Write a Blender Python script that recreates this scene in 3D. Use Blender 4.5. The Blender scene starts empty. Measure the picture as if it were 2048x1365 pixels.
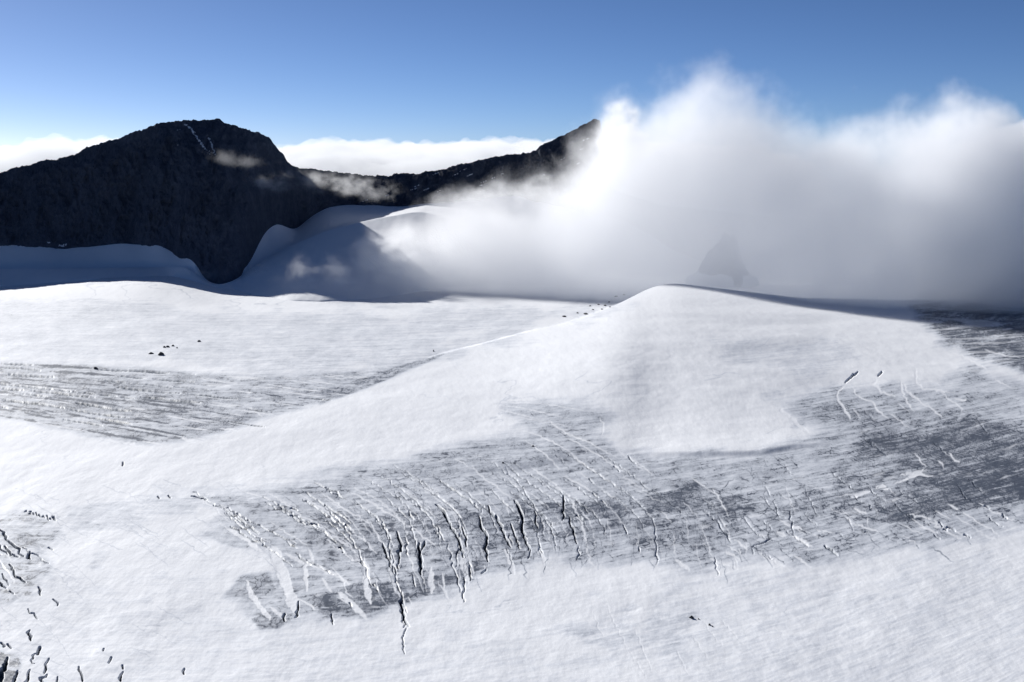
import bpy, math, random
import numpy as np

# ------------------------------------------------------------------ camera model
W, H, F = 2048.0, 1365.0, 2400.0
CX, CY = W / 2, H / 2
V_HOR = 296.0
PITCH = math.atan((CY - V_HOR) / F)
SP, CP = math.sin(PITCH), math.cos(PITCH)
SC = bpy.context.scene
COL = SC.collection
RNG = np.random.default_rng(7)
random.seed(7)


def tand(v):
    b = (np.asarray(v, dtype=np.float64) - CY) / F
    return (SP + b * CP) / (CP - b * SP)


def u_of(k, v):
    b = (np.asarray(v, dtype=np.float64) - CY) / F
    return CX + F * k * (CP - b * SP)


def k_of(u, v):
    b = (v - CY) / F
    return (u - CX) / F / (CP - b * SP)


def world(u, v, y):
    k = k_of(u, v)
    return (k * y, y, -y * float(tand(v)))


def curve(pts, smooth=0):
    us = np.array([p[0] for p in pts], float)
    vs = np.array([p[1] for p in pts], float)
    g = np.arange(-900, 3000, 2.0)
    y = np.interp(g, us, vs)
    if smooth:
        n = max(1, int(smooth / 2))
        ker = np.hanning(2 * n + 3)
        ker /= ker.sum()
        y = np.convolve(np.pad(y, n + 1, mode='edge'), ker, mode='valid')
    return lambda u: np.interp(u, g, y)


def sstep(a, b, x):
    t = np.clip((x - a) / (b - a), 0, 1)
    return t * t * (3 - 2 * t)


# ------------------------------------------------------------------ noise
def _hash(ix, iy, seed):
    h = (ix.astype(np.int64) * 374761393 + iy.astype(np.int64) * 668265263 + seed * 1442695041) & 0xFFFFFFFF
    h = ((h ^ (h >> 13)) * 1274126177) & 0xFFFFFFFF
    return (h ^ (h >> 16)) & 0xFFFF


_G = np.array([(math.cos(i * math.pi / 8), math.sin(i * math.pi / 8)) for i in range(16)], dtype=np.float32)


def perlin(x, y, seed=0):
    x0 = np.floor(x)
    y0 = np.floor(y)
    fx = (x - x0).astype(np.float32)
    fy = (y - y0).astype(np.float32)
    ux = fx * fx * fx * (fx * (fx * 6 - 15) + 10)
    uy = fy * fy * fy * (fy * (fy * 6 - 15) + 10)
    x0 = x0.astype(np.int64)
    y0 = y0.astype(np.int64)

    def g(dx, dy):
        h = _hash(x0 + dx, y0 + dy, seed) & 15
        return _G[h, 0] * (fx - dx) + _G[h, 1] * (fy - dy)
    a = g(0, 0); b = g(1, 0); c = g(0, 1); d = g(1, 1)
    return ((a + ux * (b - a)) * (1 - uy) + (c + ux * (d - c)) * uy) * 1.5


def fbm(x, y, seed=0, octs=4, gain=0.5, lac=2.03):
    s = 0; a = 1.0; t = 0
    for i in range(octs):
        s = s + a * perlin(x, y, seed + i * 17)
        t += a
        a *= gain
        x = x * lac + 3.1
        y = y * lac + 7.7
    return s / t


def ridged(x, y, seed=0, octs=4, gain=0.5):
    s = 0; a = 1.0; t = 0
    for i in range(octs):
        s = s + a * (1 - np.abs(perlin(x, y, seed + i * 29)) * 2)
        t += a
        a *= gain
        x = x * 2.07 + 1.3
        y = y * 2.07 + 5.7
    return s / t


# ------------------------------------------------------------------ lines of the place (u, v), traced where seen
CREST = curve([(-900, 330), (-500, 325), (-200, 325), (-60, 345), (0, 345), (45, 333), (85, 322), (110, 319), (150, 309), (175, 293), (190, 291), (215, 283),  # unseen crest left of frame is raised to throw shadow on the snow
               (240, 276), (265, 266), (290, 257), (315, 248), (345, 242), (365, 241), (400, 241), (440, 238), (452, 247), (490, 258), (515, 265),
               (538, 275), (550, 290), (560, 303), (569, 312), (575, 325), (590, 333), (610, 337), (650, 342), (690, 347), (740, 352), (760, 351),
               (775, 352), (790, 347), (830, 348), (880, 340), (930, 327), (985, 315), (1015, 310), (1040, 309), (1065, 303), (1090, 288),
               (1120, 273), (1150, 259), (1170, 248), (1190, 238), (1200, 243), (1210, 300), (1225, 380), (1320, 410), (1600, 440), (2048, 460), (2400, 460), (3000, 470)])
BASE = curve([(-900, 470), (-200, 485), (0, 490), (40, 491), (90, 493), (120, 499), (145, 497), (190, 494), (215, 491), (240, 488), (290, 491),
              (320, 491), (345, 505), (365, 517), (385, 518), (395, 535), (410, 555), (425, 565), (445, 567), (470, 556), (490, 540),
              (500, 520), (515, 492), (525, 470), (540, 453), (552, 446), (575, 455), (590, 462), (600, 452), (625, 430), (655, 416),
              (690, 411), (750, 411), (800, 413), (850, 407), (900, 404), (950, 400), (985, 396), (1010, 390), (1040, 393), (1100, 410),
              (1250, 440), (1350, 500), (1420, 530), (1500, 520), (1700, 510), (2048, 500), (3000, 480)])
BOUND = curve([(-900, 600), (-200, 582), (0, 573), (100, 565), (200, 558), (300, 552), (345, 552), (400, 566), (425, 572), (445, 575), (470, 579), (500, 588),
               (580, 602), (640, 604), (700, 601), (800, 591), (870, 578), (1000, 575), (1200, 572), (1340, 570), (1500, 572), (1700, 575), (3000, 575)], 16)
HUMP = curve([(-900, 548), (300, 536), (370, 534), (392, 546), (408, 560), (425, 569), (445, 571), (470, 561), (490, 548), (512, 530), (560, 502), (600, 483), (660, 459), (720, 445), (780, 433), (825, 425),
              (845, 424), (880, 432), (950, 455), (1050, 495), (1150, 530), (1300, 548), (1500, 552), (3000, 552)], 26)
DOME = curve([(-900, 1150), (0, 985), (200, 930), (400, 888), (500, 852), (600, 817), (700, 783), (750, 762), (870, 712), (1000, 680), (1130, 645),
              (1200, 624), (1260, 598), (1300, 575), (1345, 566), (1420, 575), (1600, 596), (1800, 600), (2048, 600), (3000, 600)], 40)
DOME_E = curve([(-900, 0), (600, 0), (800, .002), (950, .012), (1050, .035), (1150, .075), (1250, .12), (1345, .14), (1450, .12), (1650, .07), (1900, .05), (3000, .04)], 60)
Y_BASE = curve([(-900, 4340), (200, 4340), (280, 4310), (345, 4220), (390, 4060), (440, 3950), (480, 4050), (505, 4250), (530, 4500), (600, 4850), (700, 5050),
                (800, 5150), (3000, 5200)], 16)
Y_CREST = curve([(-900, 4500), (0, 4500), (240, 4500), (440, 4500), (500, 4560), (560, 4680), (620, 4980), (750, 5250), (1200, 5350), (3000, 5450)], 60)
Y_HUMP = curve([(-900, 4120), (340, 4080), (440, 3930), (500, 4080), (560, 4250), (700, 4350), (850, 4450), (1000, 4550), (1300, 4700), (3000, 4800)], 40)
H0 = 450.0
_b0 = BASE


def BASE(u):
    u = np.asarray(u, float)
    return _b0(u) + 1.5 + 5 * fbm(u / 28, u * 0 + 3.3, 33, 4, .6) * sstep(-100, 0, u + 200) + 3 * np.sin(u / 9.0) * fbm(u / 60, u * 0, 35, 2)


def plane_y(v):
    return H0 / tand(v)


# ------------------------------------------------------------------ canvas: what lies on the glacier surface, charted once
U0, U1, V0, V1 = -320, 2370, 540, 1560
CU, CVV = np.meshgrid(np.arange(U0, U1, 1.0), np.arange(V0, V1, 1.0))
NR, NC = CU.shape
TLOG = 620 * np.log((CVV - 430) / 600)
_sl = curve([(-900, -.02), (300, .0), (600, .06), (1000, .13), (1400, .2), (1800, .3), (2100, .36), (3000, .36)], 60)
_ug = np.arange(-400, 2400, 1.0)
_T = np.cumsum(_sl(_ug))
FT = CVV + np.interp(CU, _ug, _T)                      # across the foliation
FTL = TLOG + np.interp(CU, _ug, _T) * 0.9

G = np.zeros((NR, NC), np.float32)      # bare dirty ice, plus shade painted for gashes and cloud
WH = np.zeros((NR, NC), np.float32)     # snow filled fissures and patches
DP = np.zeros((NR, NC), np.float32)     # open crevasse depth, m
HT = np.zeros((NR, NC), np.float32)     # relief, m
RIM = np.zeros((NR, NC), np.float32)


def poly_mask(pts, feather):
    """soft polygon, worked out on a 4 px chart"""
    st = 4
    u = CU[::st, ::st]; v = CVV[::st, ::st]
    n = len(pts)
    inside = np.zeros(u.shape, bool)
    dist = np.full(u.shape, 1e9)
    for i in range(n):
        x1, y1 = pts[i]; x2, y2 = pts[(i + 1) % n]
        if y1 != y2:
            c = ((y1 > v) != (y2 > v)) & (u < (x2 - x1) * (v - y1) / (y2 - y1) + x1)
            inside ^= c
        dx, dy = x2 - x1, y2 - y1
        t = np.clip(((u - x1) * dx + (v - y1) * dy) / (dx * dx + dy * dy + 1e-9), 0, 1)
        dist = np.minimum(dist, np.hypot((u - x1 - t * dx), (v - y1 - t * dy) * 1.6))
    sd = np.where(inside, dist, -dist)
    # upsample
    full = bil(sd, (CU - U0) / st, (CVV - V0) / st)
    return full / feather


def bil(a, x, y):
    h, w = a.shape
    x = np.clip(x, 0, w - 1.001); y = np.clip(y, 0, h - 1.001)
    ix = x.astype(np.int32); iy = y.astype(np.int32)
    fx = (x - ix).astype(np.float32); fy = (y - iy).astype(np.float32)
    return ((a[iy, ix] * (1 - fx) + a[iy, ix + 1] * fx) * (1 - fy) + (a[iy + 1, ix] * (1 - fx) + a[iy + 1, ix + 1] * fx) * fy).astype(np.float32)


NZ_A = fbm(CU / 95, FT / 42, 11, 6, 0.55)              # ragged outline of the ice areas
NZ_S = fbm(CU / 120, FTL / 7.5, 31, 4, 0.62)           # long thin foliation
NZ_F = fbm(CU / 26, FTL / 3.2, 51, 3, 0.6)             # short fine streaks
NZ_M = fbm(CU / 38, FT / 20, 71, 5, 0.6)


def ice(pts, amount, feather=26, rag=1.0, streak=0.35):
    global G
    m = poly_mask(pts, feather) + NZ_A * 1.5 * rag + NZ_S * 0.35 * rag
    m = sstep(-0.4, 0.85, m)
    val = amount * m * (1 + streak * (NZ_S * 1.9 + NZ_F * 1.4 + NZ_M * 1.4))
    G = np.maximum(G, val.astype(np.float32))


# left crevasse field
ice([(-340, 708), (0, 722), (150, 727), (330, 735), (480, 748), (600, 745), (700, 738), (830, 728), (905, 702), (860, 722), (760, 768), (640, 810),
     (520, 842), (470, 862), (400, 884), (300, 893), (200, 880), (120, 862), (0, 838), (-340, 800)], .36, 18, .35, .5)
ice([(-340, 712), (0, 722), (180, 733), (330, 750), (470, 790), (400, 850), (300, 862), (150, 845), (0, 815), (-340, 770)], .46, 40, .6, .45)
ice([(600, 790), (690, 762), (800, 730), (880, 708), (905, 700), (870, 720), (760, 768), (640, 812)], .50, 9, .25)
ice([(380, 840), (440, 825), (540, 818), (480, 856), (400, 882), (320, 884)], .5, 14, .4)
# upper basin, dull
ice([(-340, 600), (0, 600), (400, 615), (800, 625), (1150, 600), (1250, 606), (1120, 645), (1000, 682), (870, 712), (700, 738), (480, 745), (0, 720), (-340, 706)], .15, 50, 1.4, .7)
ice([(440, 700), (700, 690), (900, 690), (800, 740), (600, 760), (480, 745)], .17, 40, 1.0, .8)
ice([(-340, 590), (40, 600), (300, 600), (260, 640), (120, 650), (0, 640), (-340, 640)], .16, 30, 1.2, 1.0)
# middle band
BAND = [(330, 985), (450, 975), (560, 965), (690, 935), (800, 912), (900, 890), (1000, 868), (1045, 850), (1020, 830), (985, 808), (1100, 798), (1190, 806),
        (1230, 832), (1220, 870), (1250, 905), (1380, 908), (1500, 902), (1600, 884), (1630, 862), (1560, 830), (1545, 795), (1640, 775), (1760, 768), (1880, 770),
        (1940, 730), (2048, 760), (2400, 760), (2400, 1050), (2048, 1060), (1960, 1082), (1800, 1105), (1640, 1135), (1500, 1125), (1400, 1142), (1250, 1122),
        (1100, 1130), (960, 1160), (850, 1202), (740, 1232), (640, 1250), (530, 1250), (480, 1225), (450, 1190), (560, 1140), (470, 1095), (410, 1075), (430, 1030)]
ice(BAND, .34, 46, .8, .5)
ice([(985, 805), (1100, 800), (1180, 810), (1220, 840), (1180, 860), (1080, 850), (1010, 832)], .30, 14, .5)
ice([(700, 945), (830, 912), (990, 875), (1080, 880), (1180, 905), (1120, 935), (950, 950), (820, 960)], .40, 22, .8)
ice([(560, 1030), (760, 1010), (900, 1010), (1050, 1000), (1160, 1005), (1240, 975), (1380, 958), (1430, 975), (1490, 975), (1530, 1010), (1500, 1070), (1420, 1110),
     (1280, 1105), (1100, 1098), (1000, 1110), (900, 1130), (780, 1140), (680, 1120), (600, 1080)], .50, 50, .8, .5)
ice([(870, 1020), (1010, 1010), (1200, 985), (1380, 962), (1500, 985), (1480, 1040), (1250, 1050), (1080, 1060), (930, 1060)], .66, 50, .9, .45)
ice([(600, 1180), (700, 1165), (840, 1150), (960, 1120), (1000, 1130), (930, 1168), (830, 1203), (720, 1236), (640, 1244)], .66, 28, .8, .45)
ice([(480, 1150), (540, 1140), (560, 1180), (520, 1200), (440, 1195)], .45, 12, .8)
ice([(500, 1235), (560, 1215), (600, 1230), (560, 1255), (520, 1258)], .5, 10, .8)
ice([(400, 1065), (450, 1060), (510, 1085), (500, 1105), (440, 1090)], .36, 10, .8)
ice([(1560, 790), (1640, 790), (1760, 795), (1900, 800), (2048, 830), (2400, 800), (2400, 1020), (2048, 1035), (1900, 1040), (1700, 1065), (1560, 1085), (1480, 1060),
     (1560, 1000), (1640, 940), (1640, 890), (1680, 865), (1600, 850)], .46, 54, .8, .5)
ice([(1660, 880), (1800, 840), (1960, 815), (2060, 850), (2400, 900), (2400, 1015), (2048, 1022), (1940, 1030), (1840, 1042), (1760, 1055), (1720, 1040), (1790, 1000),
     (1820, 960), (1780, 930), (1700, 920)], .76, 54, .8, .4)
ice([(1870, 960), (1960, 900), (2060, 900), (2400, 880), (2400, 1010), (2048, 1018), (1930, 1020), (1850, 1000)], .92, 40, .8, .45)
ice([(1690, 1045), (1800, 1005), (1930, 1015), (1880, 1035), (1780, 1055)], .8, 18, .8)
ice([(1820, 610), (1900, 600), (2400, 600), (2400, 745), (2048, 750), (1960, 715), (1890, 690), (1850, 650)], .72, 34, .8, .6)  # dark glacier ice, with the cloud's shade put into its grey
# left edge
ice([(-340, 1020), (0, 1030), (60, 1026), (110, 1040), (130, 1070), (90, 1085), (110, 1130), (60, 1200), (0, 1215), (-340, 1220)], .36, 24, 1.0, .8)
ice([(110, 1010), (350, 985), (420, 1000), (400, 1040), (250, 1060), (140, 1070)], .16, 30, 1.2, .9)
ice([(-340, 1290), (0, 1300), (40, 1308), (45, 1340), (20, 1370), (-340, 1400)], .8, 16, .6, .8)
# faint dirt on the open snow
ice([(1240, 1215), (1380, 1235), (1400, 1300), (1340, 1320), (1200, 1300), (1130, 1240)], .13, 40, 1.7, 1.2)
ice([(1300, 1140), (2400, 1080), (2400, 1600), (1400, 1600), (1200, 1280)], .06, 90, 2.0, 1.4)
ice([(0, 1080), (700, 1240), (1200, 1300), (1200, 1600), (0, 1600)], .045, 90, 2.4, 1.6)
ice([(1430, 690), (1680, 680), (1720, 715), (1640, 760), (1450, 740)], .10, 40, 1.6, 1.0)
# wandering thin dirt lines on the snow
_ln = np.abs(fbm(CU / 170, FT / 48, 91, 4, .5))
_lm = sstep(.15, .45, fbm(CU / 240, FT / 130, 97, 2))
G = np.maximum(G, (.22 * (1 - sstep(0.0, .022, _ln)) * _lm).astype(np.float32))
# bright remnants of snow in the ice
m = sstep(.28, .5, fbm(CU / 60, FT / 16, 131, 5, .6)) * sstep(.2, .45, G)
WH = np.maximum(WH, (m * .55).astype(np.float32))

# crevasses -------------------------------------------------------------
RAG = fbm(CU / 5.5, CVV / 4.5, 881, 3, .6) * 1.6


def stroke(path, width, kind, depth=8.0, jag=1.0, taper=True, seg=5.0):
    """kind: 'open' dark gash, 'snow' filled white, 'line' hair fissure, 'mix' white with dark lip"""
    p = [np.array(q, float) for q in path]
    pts = []
    for a, b in zip(p[:-1], p[1:]):
        n = max(1, int(np.hypot(*(b - a)) / seg))
        for i in range(n):
            pts.append(a + (b - a) * i / n)
    pts.append(p[-1])
    pts = np.array(pts)
    n = len(pts)
    if n > 2:
        j = RNG.normal(0, 1, (n, 2)) * jag * np.array([1.5, .9]) * (1.25 if width < 9 else .8)
        j[0] = 0
        pts = pts + j
    if kind in ('open', 'line'):
        width = width * .74
    wn = width * (0.45 + .95 * RNG.random(n) ** 1.3)
    if taper and n > 3:
        s = np.linspace(0, 1, n)
        wn = wn * np.clip(np.minimum(s * 5, (1 - s) * 4) + .28, 0, 1)
    elif n <= 3:
        wn = np.full(n, width) * (.8 + .4 * RNG.random(n))
    if n > 4:
        wn[1:-1] = (wn[:-2] + wn[2:] + 2 * wn[1:-1]) / 4
        if width > 6:
            wn[1:-1] = (wn[:-2] + wn[2:] + 2 * wn[1:-1]) / 4
    for i in range(n - 1):
        a, b = pts[i], pts[i + 1]
        wa, wb = wn[i] / 2, wn[i + 1] / 2
        mx = max(wa, wb) + 3
        x0 = int(max(0, min(a[0], b[0]) - mx - U0)); x1 = int(min(NC, max(a[0], b[0]) + mx - U0 + 2))
        y0 = int(max(0, min(a[1], b[1]) - mx - V0)); y1 = int(min(NR, max(a[1], b[1]) + mx - V0 + 2))
        if x1 <= x0 or y1 <= y0:
            continue
        uu = CU[y0:y1, x0:x1]; vv = CVV[y0:y1, x0:x1]
        d = b - a
        t = np.clip(((uu - a[0]) * d[0] + (vv - a[1]) * d[1]) / (d @ d + 1e-9), 0, 1)
        ds = np.hypot(uu - a[0] - t * d[0], vv - a[1] - t * d[1])
        w = wa + (wb - wa) * t
        ds = ds + RAG[y0:y1, x0:x1] * float(np.clip((width - 2.5) / 6, 0, 1.2))
        core = np.clip((w - ds) / 1.1 + .5, 0, 1)
        sl = (slice(y0, y1), slice(x0, x1))
        if kind == 'open':
            DP[sl] = np.maximum(DP[sl], core * depth)
            rim = np.clip(1 - np.abs(ds - w - 1.2) / 1.6, 0, 1)
            RIM[sl] = np.maximum(RIM[sl], rim * (.16 if width > 3.2 else 0))
        elif kind == 'snow':
            WH[sl] = np.maximum(WH[sl], core)
            HT[sl] = np.minimum(HT[sl], -core * .22)
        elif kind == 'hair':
            G[sl] = np.maximum(G[sl], core * (.30 + .055 * depth))  # uncarved: crack darkness goes into the ice colour
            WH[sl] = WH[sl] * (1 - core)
        elif kind == 'line':
            DP[sl] = np.maximum(DP[sl], core * depth * .45)
        elif kind == 'mix':
            WH[sl] = np.maximum(WH[sl], core)
            gg = (wn[i] > width * 1.12)
            if gg:
                side = ((uu - a[0]) * d[1] - (vv - a[1]) * d[0]) > 0
                DP[sl] = np.maximum(DP[sl], np.where(side, np.clip(1.3 - np.abs(ds - w), 0, 1), 0) * depth * .55)


def S(kind, width, *path, **kw):
    stroke(list(path), width, kind, **kw)


# open gashes of the middle band
S('open', 6.5, (1028, 1001), (1034, 1007), (1042, 1025), (1047, 1045), (1047, 1062), (1054, 1083), (1057, 1100))
S('mix', 2.6, (945, 935), (965, 955), (991, 973), (1011, 990), (1028, 1001))
S('open', 5.5, (958, 1035), (965, 1052), (974, 1076), (970, 1100), (977, 1124))
S('line', 2.2, (880, 960), (919, 990), (953, 1014), (967, 1028))
S('open', 4.5, (977, 1014), (980, 1025), (1001, 1045), (1004, 1059), (1011, 1076), (1025, 1096))
S('open', 5.5, (871, 1011), (888, 1025), (898, 1049), (912, 1072), (922, 1096), (926, 1117))
S('snow', 11, (922, 1110), (926, 1127), (932, 1150), (938, 1168))
S('open', 9, (839, 1088), (838, 1098), (840, 1117), (842, 1134), (841, 1148))
S('open', 6, (850, 1084), (846, 1098), (842, 1104))
S('mix', 4, (700, 985), (740, 1006), (789, 1035), (820, 1055), (847, 1076), (871, 1093), (881, 1103))
S('open', 4, (1128, 990), (1126, 1011), (1128, 1035), (1127, 1042))
S('mix', 4.2, (1133, 987), (1145, 1004), (1158, 1035), (1169, 1069), (1176, 1103), (1182, 1124), (1203, 1151))
S('open', 3.6, (1139, 1035), (1146, 1062), (1150, 1085))
S('mix', 7, (777, 1110), (779, 1122), (782, 1151), (792, 1182), (803, 1199))
S('open', 5.5, (803, 1199), (806, 1226), (812, 1240), (815, 1252))
S('line', 2.4, (813, 1255), (806, 1264), (808, 1285), (809, 1307))
S('snow', 14, (727, 1117), (734, 1137), (731, 1172), (738, 1199), (742, 1208))
S('snow', 11, (862, 1137), (862, 1155), (863, 1184))
S('open', 5, (765, 1088), (772, 1110), (778, 1125), (784, 1137))
S('open', 5, (794, 1064), (799, 1080), (799, 1100), (797, 1120), (799, 1137))
S('snow', 7, (1080, 1095), (1083, 1110), (1092, 1132))
S('snow', 9, (1009, 1100), (1019, 1120), (1028, 1148))
S('open', 3.5, (1022, 1048), (1027, 1062), (1032, 1076), (1039, 1098))
S('open', 3.2, (1069, 1022), (1073, 1035), (1076, 1055))
S('mix', 3, (1003, 995), (1011, 1012), (1020, 1035))
S('open', 3.2, (924, 1056), (930, 1075), (934, 1095))
S('mix', 4, (640, 985), (690, 1020), (740, 1050), (758, 1078), (768, 1090))
S('mix', 4, (600, 990), (660, 1030), (705, 1062), (740, 1090), (752, 1110))
S('mix', 3.5, (540, 990), (600, 1030), (650, 1062), (700, 1095), (722, 1118))
# long pale lines of the upper part of the band
for q in ([(1032, 857), (1080, 870), (1138, 904), (1182, 939), (1240, 976)], [(1124, 863), (1179, 884), (1234, 915)],
          [(1134, 874), (1199, 911), (1264, 952)], [(1097, 840), (1128, 863), (1179, 884)], [(1059, 932), (1110, 969), (1134, 990)],
          [(1128, 952), (1172, 976), (1196, 993)], [(1210, 1000), (1223, 1021)], [(1264, 915), (1305, 952)], [(1050, 880), (1090, 912), (1120, 940)],
          [(1382, 954), (1406, 971), (1436, 992)], [(1425, 977), (1439, 1001), (1457, 1035)], [(1200, 835), (1206, 850), (1203, 870)]):
    S('snow', 2.8, *q, jag=.6)
for q in ([(977, 805), (1042, 812), (1141, 833)], [(984, 812), (1056, 829), (1145, 850)], [(1000, 800), (1090, 804), (1180, 820)], [(1010, 826), (1080, 838), (1140, 858)]):
    S('line', 1.3, *q, jag=.4, depth=1.5)
    S('snow', 1.4, *[(a, b + 4) for a, b in q], jag=.4)
# wide drifted troughs, lower left of the band
S('snow', 24, (545, 1095), (553, 1115), (561, 1137), (572, 1168), (582, 1196), (593, 1226))
S('snow', 12, (493, 1160), (500, 1180), (513, 1206), (540, 1237))
S('snow', 9, (616, 1098), (626, 1122))
S('snow', 11, (609, 1120), (613, 1150), (612, 1184))
S('mix', 9, (645, 1156), (652, 1168), (660, 1184))
S('mix', 8, (570, 1108), (600, 1122), (640, 1135), (672, 1150), (700, 1168))
S('mix', 6, (655, 1080), (675, 1097), (698, 1112), (722, 1130))
S('snow', 8, (455, 1060), (490, 1080), (522, 1105))
S('mix', 9, (541, 1214), (555, 1225), (572, 1240))
S('mix', 12, (676, 1185), (705, 1208), (733, 1238))
S('open', 4, (570, 1228), (566, 1242))
S('open', 4, (597, 1202), (596, 1215), (592, 1235))
S('open', 2.6, (664, 1228), (664, 1248))
# right part
S('open', 3.4, (1716, 744), (1703, 754), (1690, 765), depth=10)
S('open', 2.6, (1764, 744), (1753, 751), depth=8)
for q, w in (([(1692, 768), (1676, 781), (1680, 805), (1694, 826), (1704, 839)], 5), ([(1704, 774), (1721, 795), (1748, 805), (1755, 822), (1776, 839)], 4),
             ([(1750, 755), (1747, 768), (1762, 781), (1789, 792)], 4), ([(1801, 761), (1808, 792), (1827, 822)], 3.6), ([(1803, 764), (1820, 788), (1851, 809), (1885, 836)], 4),
             ([(1830, 737), (1830, 761), (1844, 778), (1882, 783), (1909, 786)], 4.2), ([(1882, 785), (1905, 803), (1926, 822)], 2.6), ([(1776, 826), (1800, 842), (1817, 855)], 2.6),
             ([(1557, 815), (1587, 839), (1618, 867)], 8), ([(1830, 904), (1842, 918), (1854, 932)], 4), ([(1897, 903), (1908, 914), (1919, 925)], 4), ([(1875, 918), (1887, 933)], 3),
             ([(1909, 797), (1935, 801)], 5), ([(1895, 1011), (1916, 1023)], 6), ([(1820, 1033), (1861, 1042)], 4), ([(1837, 1055), (1878, 1071)], 4), ([(1690, 1035), (1704, 1050), (1755, 1064)], 5),
             ([(1707, 1018), (1731, 1030)], 7), ([(1584, 1072), (1622, 1093)], 8), ([(1553, 1062), (1570, 1072)], 8), ([(1560, 1043), (1605, 1062)], 6), ([(1451, 1100), (1480, 1117)], 7),
             ([(1468, 1079), (1495, 1100)], 5), ([(1512, 1103), (1570, 1134)], 4), ([(1587, 1110), (1622, 1134)], 4), ([(1420, 1115), (1475, 1137)], 6), ([(1348, 1117), (1379, 1137)], 8),
             ([(1752, 980), (1764, 974), (1776, 982)], 11), ([(1790, 968), (1830, 948), (1866, 950)], 7), ([(1800, 950), (1850, 938)], 6), ([(1700, 995), (1740, 985)], 7), ([(1960, 1070), (1990, 1080)], 4),
             ([(1970, 700), (2010, 712), (2048, 716)], 3), ([(1895, 700), (1930, 716), (1975, 742)], 5), ([(1925, 712), (1960, 722)], 5), ([(1990, 760), (2030, 778)], 3)):
    S('snow', w, *q, jag=1.0)
S('mix', 3, (1957, 1007), (1975, 1018), (1991, 1028), (2030, 1040))
S('open', 3, (1649, 1093), (1662, 1100), (1673, 1109))
# bottom left corner
for q, w in (([(0, 1062), (17, 1084), (38, 1103), (46, 1113)], 6), ([(60, 1106), (59, 1121)], 7), ([(19, 1131), (31, 1151), (48, 1168)], 5), ([(77, 1176), (82, 1191)], 6),
             ([(106, 1198), (117, 1209)], 3.4), ([(56, 1216), (73, 1234)], 3.6), ([(60, 1256), (61, 1268), (58, 1278)], 6), ([(80, 1290), (75, 1304)], 8), ([(98, 1313), (94, 1326), (90, 1341)], 7),
             ([(94, 1345), (82, 1366)], 6), ([(60, 1336), (50, 1362)], 6), ([(15, 1312), (5, 1340), (0, 1362)], 13), ([(35, 1338), (26, 1368)], 7), ([(158, 1330), (161, 1342), (166, 1360)], 6),
             ([(223, 1312), (219, 1324)], 4), ([(245, 1328), (246, 1334)], 4), ([(246, 1340), (239, 1358)], 8), ([(369, 1334), (367, 1345)], 4), ([(208, 1294), (206, 1298)], 3),
             ([(-40, 1040), (-20, 1070), (0, 1100), (14, 1110)], 6), ([(246, 926), (245, 932)], 2.4), ([(5, 1150), (16, 1172)], 5), ([(-3, 1165), (8, 1178)], 6), ([(70, 1303), (62, 1318), (74, 1325)], 3.5),
             ([(10, 1095), (20, 1112)], 6), ([(115, 1350), (112, 1366)], 4), ([(383, 994), (398, 998), (412, 1002)], 2.6), ([(337, 993), (341, 997)], 2.6), ([(316, 995), (319, 998)], 2.6),
             ([(15, 1285), (22, 1292)], 4), ([(2, 1282), (8, 1290)], 4), ([(-60, 1180), (-30, 1220)], 8), ([(-80, 1300), (-50, 1360)], 10)):
    S('open', w * .8, *q, jag=1.25, depth=9)
for i in range(12):
    a = 50 + i * 5.3 + RNG.normal() * 1.5
    S('open', 2.6, (a, 1025 + i * 1.4 + RNG.normal() * 3), (a + 3, 1027 + i * 1.4 + RNG.normal() * 2), depth=4)


# families that follow the stretch of the ice
def angle(u, v):
    """downstream angle of the fissures in degrees below horizontal, to the right"""
    if v < 900 and u < 700:
        return 8 + 6 * (v - 720) / 160
    a = 30 + 6 * float(sstep(700, 1000, u))
    a += 46 * float(sstep(985, 1085, v)) * float(sstep(600, 820, u)) * (1 - float(sstep(1300, 1650, u)))
    a -= 16 * float(sstep(1120, 1220, v)) * float(sstep(600, 820, u))
    if u > 1500:
        a = 48 - 22 * float(sstep(980, 1080, v))
    return a


def family(n, box, lens, widths, kinds, region=None, spread=6, depth=7, jag=1.0):
    for _ in range(n):
        for _try in range(30):
            u = RNG.uniform(box[0], box[2]); v = RNG.uniform(box[1], box[3])
            if region is None or region(u, v):
                break
        else:
            continue
        L = RNG.uniform(*lens)
        a0 = RNG.normal(0, spread)
        path = [(u, v)]
        s = 0
        while s < L:
            a = math.radians(angle(u, v) + a0)
            u += 12 * math.cos(a); v += 12 * math.sin(a); s += 12
            if region is not None and not region(u, v) and s > 20 and RNG.random() < .5:
                break
            path.append((u, v))
        kd = kinds[int(RNG.integers(len(kinds)))]
        stroke(path, RNG.uniform(*widths), kd, depth=depth, jag=jag)


def g_at(u, v):
    i = int(v - V0); j = int(u - U0)
    return 0 <= i < NR and 0 <= j < NC and G[i, j]


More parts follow.
